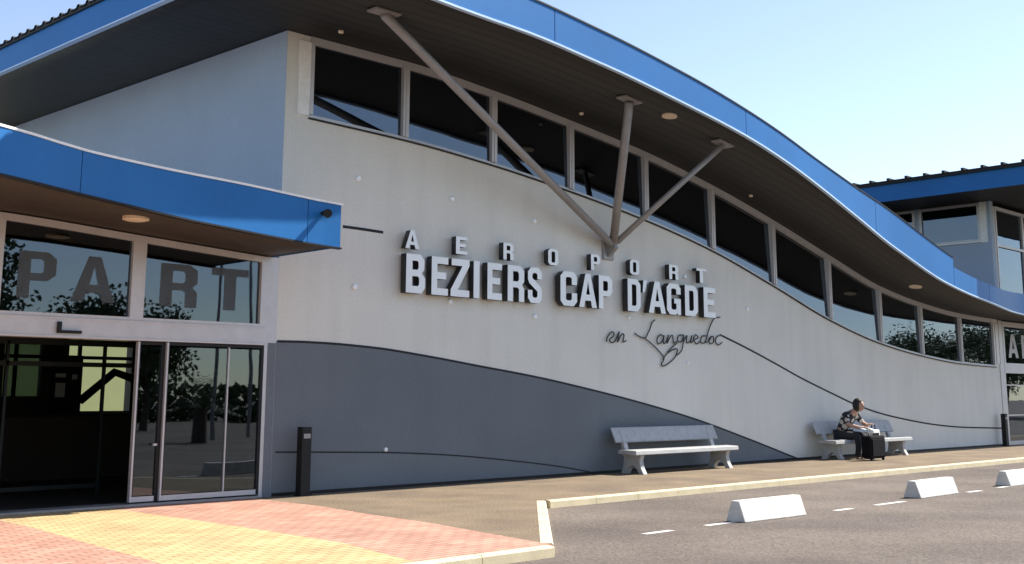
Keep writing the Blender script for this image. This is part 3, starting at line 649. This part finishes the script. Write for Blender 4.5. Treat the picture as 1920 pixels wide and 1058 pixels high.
# ------------------------------------------------------------------ luggage
sx, sy = 25.62, 13.85
SU = empty('suitcase', (sx, sy, 0), 'black suitcase standing on the pavement in front of seated person', 'suitcase')
MB().box(sx-.36, sx+.36, sy-.13, sy+.13, .05, .58).build('case', M['bag'], SU, .05)
MB().box(sx-.30, sx+.30, sy-.15, sy-.131, .10, .50).build('pocket', M['bag'], SU, .02)
for q in (-.28, .28): MB().tube([(sx+q, sy-.08, .035), (sx+q+.03, sy-.08, .035)], .034, 12).build('wheel', M['black'], SU)
MB().tube([(sx-.12, sy+.05, .58), (sx-.12, sy+.05, .62), (sx+.12, sy+.05, .62), (sx+.12, sy+.05, .58)], .012, 6).build('handle', M['black'], SU)
hx, hy = 26.95, 14.55
HB = empty('handbag', (hx, hy, .46), 'white and black handbag lying on the bench beside seated person', 'bag')
MB().prism([(hx-.2,.466),(hx+.2,.466),(hx+.16,.68),(hx-.16,.68)], 'y', hy-.09, hy+.09).build('bag_body', M['white'], HB, .03)
MB().box(hx-.205, hx+.10, hy-.10, hy-.091, .52, .60).build('bag_panel', M['bag'], HB)
MB().tube([(hx-.10,hy,.67),(hx-.07,hy,.80),(hx+.07,hy,.80),(hx+.10,hy,.67)], .012, 6).build('handle', M['bag'], HB)

# ------------------------------------------------------------------ person (skin modifier chains)
def skinned(name, verts, edges, radii, m, parent, root=0, sub=2):
    me = bpy.data.meshes.new(name); me.from_pydata(verts, edges, []); me.materials.append(m)
    o = bpy.data.objects.new(name, me); COL.objects.link(o)
    sk = o.modifiers.new('skin', 'SKIN'); sk.use_smooth_shade = True
    for i, r in enumerate(radii):
        d = me.skin_vertices[0].data[i]; d.radius = (r, r) if not isinstance(r, tuple) else r; d.use_root = (i == root)
    s = o.modifiers.new('sub', 'SUBSURF'); s.levels = sub; s.render_levels = sub
    bpy.context.view_layer.update()
    me2 = bpy.data.meshes.new_from_object(o.evaluated_get(bpy.context.evaluated_depsgraph_get()))
    bpy.data.objects.remove(o); me2.name = name; me2.materials.clear(); me2.materials.append(m)
    for p in me2.polygons: p.use_smooth = True
    n = bpy.data.objects.new(name, me2); COL.objects.link(n)
    if parent: n.parent = parent
    return n
PX0 = Vector((25.95, 14.86, -.07))
# local body frame: seat top at z .465, facing -Y
V = [(0,0,.57),(0,-.05,.71),(0,-.13,.85),(0,-.24,.97),(0,-.32,1.04),(0,-.38,1.10),     # pelvis, belly, chest, shoulders, neck, head base
     (-.10,-.05,.54),(-.13,-.44,.53),(-.14,-.46,.30),(-.15,-.42,.08),(-.15,-.56,.04),      # left leg
     (.10,-.05,.54),(.13,-.44,.53),(.12,-.50,.30),(.12,-.48,.08),(.13,-.62,.04),            # right leg
     (-.17,-.23,.96),(-.26,-.30,.76),(-.14,-.50,.70),(-.07,-.56,.71),                      # left arm resting over the lap
     (.17,-.25,.96),(.26,-.36,.78),(.13,-.54,.74),(.08,-.60,.77)]                           # right arm holding the folded paper
E_ = [(0,1),(1,2),(2,3),(3,4),(4,5),(0,6),(6,7),(7,8),(8,9),(9,10),(0,11),(11,12),(12,13),(13,14),(14,15),(3,16),(16,17),(17,18),(18,19),(3,20),(20,21),(21,22),(22,23)]
Rd = [(.155,.12),(.145,.11),(.16,.115),(.13,.10),.055,.055, .09,.068,.055,.04,.036, .09,.068,.055,.04,.036, .062,.048,.036,.028, .062,.048,.036,.028]
body = skinned('person', V, E_, Rd, M['skin'], None)
body.location = PX0; body.scale = (1.17, 1.17, 1.17); tag(body, 'person in patterned dark top sitting on the far bench, head bowed over lap', 'person')
# clothing shells
skinned('top', [V[0],V[1],V[2],V[3],V[16],V[17],V[20],V[21],(0,-.29,1.01)], [(0,1),(1,2),(2,3),(3,4),(4,5),(3,6),(6,7),(3,8)], [(.172,.135),(.162,.125),(.175,.13),(.145,.112),.076,.060,.076,.060,.07], M['top'], body)
skinned('trousers', [V[0]]+[V[i] for i in (6,7,8,9,11,12,13,14)], [(0,1),(1,2),(2,3),(3,4),(0,5),(5,6),(6,7),(7,8)], [(.165,.13),.104,.082,.068,.056,.104,.082,.068,.056], M['trousers'], body)
for s_, i, j in ((-1, 9, 10), (1, 14, 15)):
    skinned('shoe', [(V[i][0],V[i][1]+.03,.055),(V[j][0],V[j][1]+.05,.045),(V[j][0],V[j][1]-.04,.04)], [(0,1),(1,2)], [.05,.05,.036], M['bag'], body)
# head with face
def blob(name, c, r, m, parent, seg=20, f=None):
    bm = bmesh.new(); bmesh.ops.create_uvsphere(bm, u_segments=seg, v_segments=seg, radius=1)
    for v in bm.verts:
        p = v.co.copy()
        if f: p = f(p)
        v.co = Vector((c[0]+p.x*r[0], c[1]+p.y*r[1], c[2]+p.z*r[2]))
    me = bpy.data.meshes.new(name); bm.to_mesh(me); bm.free(); me.materials.append(m)
    for p in me.polygons: p.use_smooth = True
    o = bpy.data.objects.new(name, me); COL.objects.link(o); o.parent = parent; return o
hc = (0, -.44, 1.145)
def headf(p):
    k = 1-.22*max(0, -p.z); q = Vector((p.x*k, p.y*(1-.12*max(0, -p.z)), p.z))
    if p.y < -.6 and abs(p.x) < .28 and -.35 < p.z < .1: q.y -= .16*(1-abs(p.x)/.28)
    return q
hd = blob('head', hc, (.078,.098,.12), M['skin'], body, 24, headf)
blob('hair', (0, hc[1]+.03, hc[2]+.028), (.112,.122,.135), M['hair'], body, 22, lambda p: Vector((p.x, p.y if p.y > -.35 else -.35+(p.y+.35)*.35*(1 if p.z < .35 else 2.2), p.z*(1.15 if p.z < 0 and p.y > 0 else 1))))
for s_ in (-1, 1):
    blob('eye', (s_*.03, hc[1]-.088, hc[2]+.005), (.013,.010,.008), M['hair'], hd, 8)
blob('mouth', (0, hc[1]-.088, hc[2]-.055), (.022,.010,.007), mat('lips', (.30,.10,.09), .6), hd, 8)
MBp = MB(); MBp.prism([(-.56,.665),(-.56,.672),(-.40,.715),(-.25,.69),(-.25,.683),(-.40,.707)], 'x', -.20, .22)
pp = MBp.build('folded_paper', M['paper']); pp.location = (25.95, 14.86-.18, .04); tag(pp, 'white folded newspaper lying open on the lap of the seated person', 'newspaper')
# hands: palm and five fingers each
for (w, d, up) in ((Vector(V[19]), Vector((.55,-.72,-.2)), Vector((0,0,1))), (Vector(V[23]), Vector((-.5,-.8,.1)), Vector((0,0,1)))):
    d = d.normalized(); side = d.cross(up).normalized()
    vs = [w-d*.02, w+d*.04, w+d*.075]; es = [(0,1),(1,2)]; rs = [.022,(.032,.018),(.030,.016)]
    for k, ln in enumerate((.055,.07,.075,.068)):
        b0 = w+d*.078+side*((1.5-k)*.018); n0 = len(vs)
        vs += [b0, b0+d*ln*.5-up*.006, b0+d*ln*.85-up*.028]; es += [(2,n0),(n0,n0+1),(n0+1,n0+2)]; rs += [.0085,.008,.007]
    n0 = len(vs); vs += [w+d*.03+side*.04, w+d*.07+side*.055-up*.01]; es += [(1,n0),(n0,n0+1)]; rs += [.010,.0085]
    skinned('hand', [tuple(v) for v in vs], es, rs, M['skin'], body, sub=1)

# ------------------------------------------------------------------ trees and masts across the car park (seen mirrored in the glass)
def tree(x, y, h, r, seed, label):
    random.seed(seed)
    t = empty('tree', (x, y, -.1), label, 'tree', 'trees across the car park')
    mb = MB(); mb.tube([(x,y,-.1),(x+.1,y,h*.25),(x,y+.1,h*.55)], [.2,.15,.09], 8)
    cl = []
    for k in range(9):
        a = random.uniform(0, 6.28); q = random.uniform(.3, .85)*r; c = Vector((x+math.cos(a)*q, y+math.sin(a)*q, h*.45+random.uniform(0, h*.42)))
        mb.tube([(x, y, h*.35), tuple((Vector((x, y, h*.45))+c)/2), tuple(c)], [.08,.05,.02], 6); cl.append((c, random.uniform(.4, .62)*r))
    mb.build('trunk', M['bark'], t)
    mb = MB()
    for c, q in cl:
        for k in range(800):
            d = Vector((random.gauss(0,1), random.gauss(0,1), random.gauss(0,.8))).normalized()*q*random.uniform(.2,1.05); p = c+d
            u = Vector((random.gauss(0,1), random.gauss(0,1), random.gauss(0,1))).normalized(); w = u.orthogonal().normalized(); s_ = random.uniform(.07,.15)
            mb.add([p-u*s_, p+w*s_*.6, p+u*s_, p-w*s_*.6], [(0,1,2,3)])
    mb.build('crown', M['leaf'], t)
for i, (x, y, h, r) in enumerate([(15,-12,7.4,3.0),(19.5,-13,5.4,2.4),(27,-22,5.5,2.6),(41,-26,5.6,2.8),(58,-13,4.6,2.6),(64,-9,5.6,2.8),(70,-11,6.4,3.2),(76,-8,6.4,3.2),(83,-10,7.4,3.6),(90,-8,7.6,3.8),(98,-10,8.2,4)]):
    tree(x, y, h, r, i+3, 'leafy tree number %d from the left across the car park' % (i+1))
for x, y, h in ((23.2,-9,7),(26.5,-12,8)):
    m_ = empty('lamp_mast', (x, y, -.1), 'tall thin lamp mast at %d metres along the car park' % round(x), 'street lamp', 'lamp masts in the car park')
    MB().tube([(x,y,-.1),(x,y,h)], [.09,.05], 8).build('mast', M['steel'], m_); MB().box(x-.5, x+.05, y-.1, y+.1, h, h+.1).build('lamp_head', M['steel'], m_)
pm = empty('palm_tree', (21.5, -7, -.1), 'short palm with a wide spray of fronds across the car park', 'palm')
MB().tube([(21.5,-7,-.1),(21.5,-7,1.1)], [.28,.24], 10).build('trunk', M['bark'], pm)
mb = MB(); random.seed(4)
for k in range(46):
    a = random.uniform(0, 6.28); e = random.uniform(.1, 1.45); L_ = random.uniform(1.3, 1.9); P = []
    for j in range(6):
        t = j/5; P.append(Vector((21.5+math.cos(a)*math.cos(e)*L_*t, -7+math.sin(a)*math.cos(e)*L_*t, 1.05+math.sin(e)*L_*t-.5*t*t)))
    sd = Vector((-math.sin(a), math.cos(a), 0))
    for j in range(5):
        for s_ in (-1, 1):
            for q in (0, .5):
                b0 = P[j].lerp(P[j+1], q); tp = b0+sd*s_*.28+(P[j+1]-P[j])*.7; mb.add([b0, b0+(P[j+1]-P[j])*.12, tp], [(0,1,2)])
mb.build('fronds', M['palm'], pm)
HG = MB()
random.seed(9)
for k in range(9000):
    x = random.uniform(10, 130); y = -40+random.uniform(-.8,.8); z = random.uniform(-.1, 2.4)
    u = Vector((random.gauss(0,1), random.gauss(0,1), random.gauss(0,1))).normalized(); w = u.orthogonal().normalized()
    p = Vector((x, y, z)); HG.add([p-u*.3, p+w*.2, p+u*.3, p-w*.2], [(0,1,2,3)])
tag(HG.build('hedge', M['leaf']), 'long leafy hedge along the far side of the car park', 'hedge')
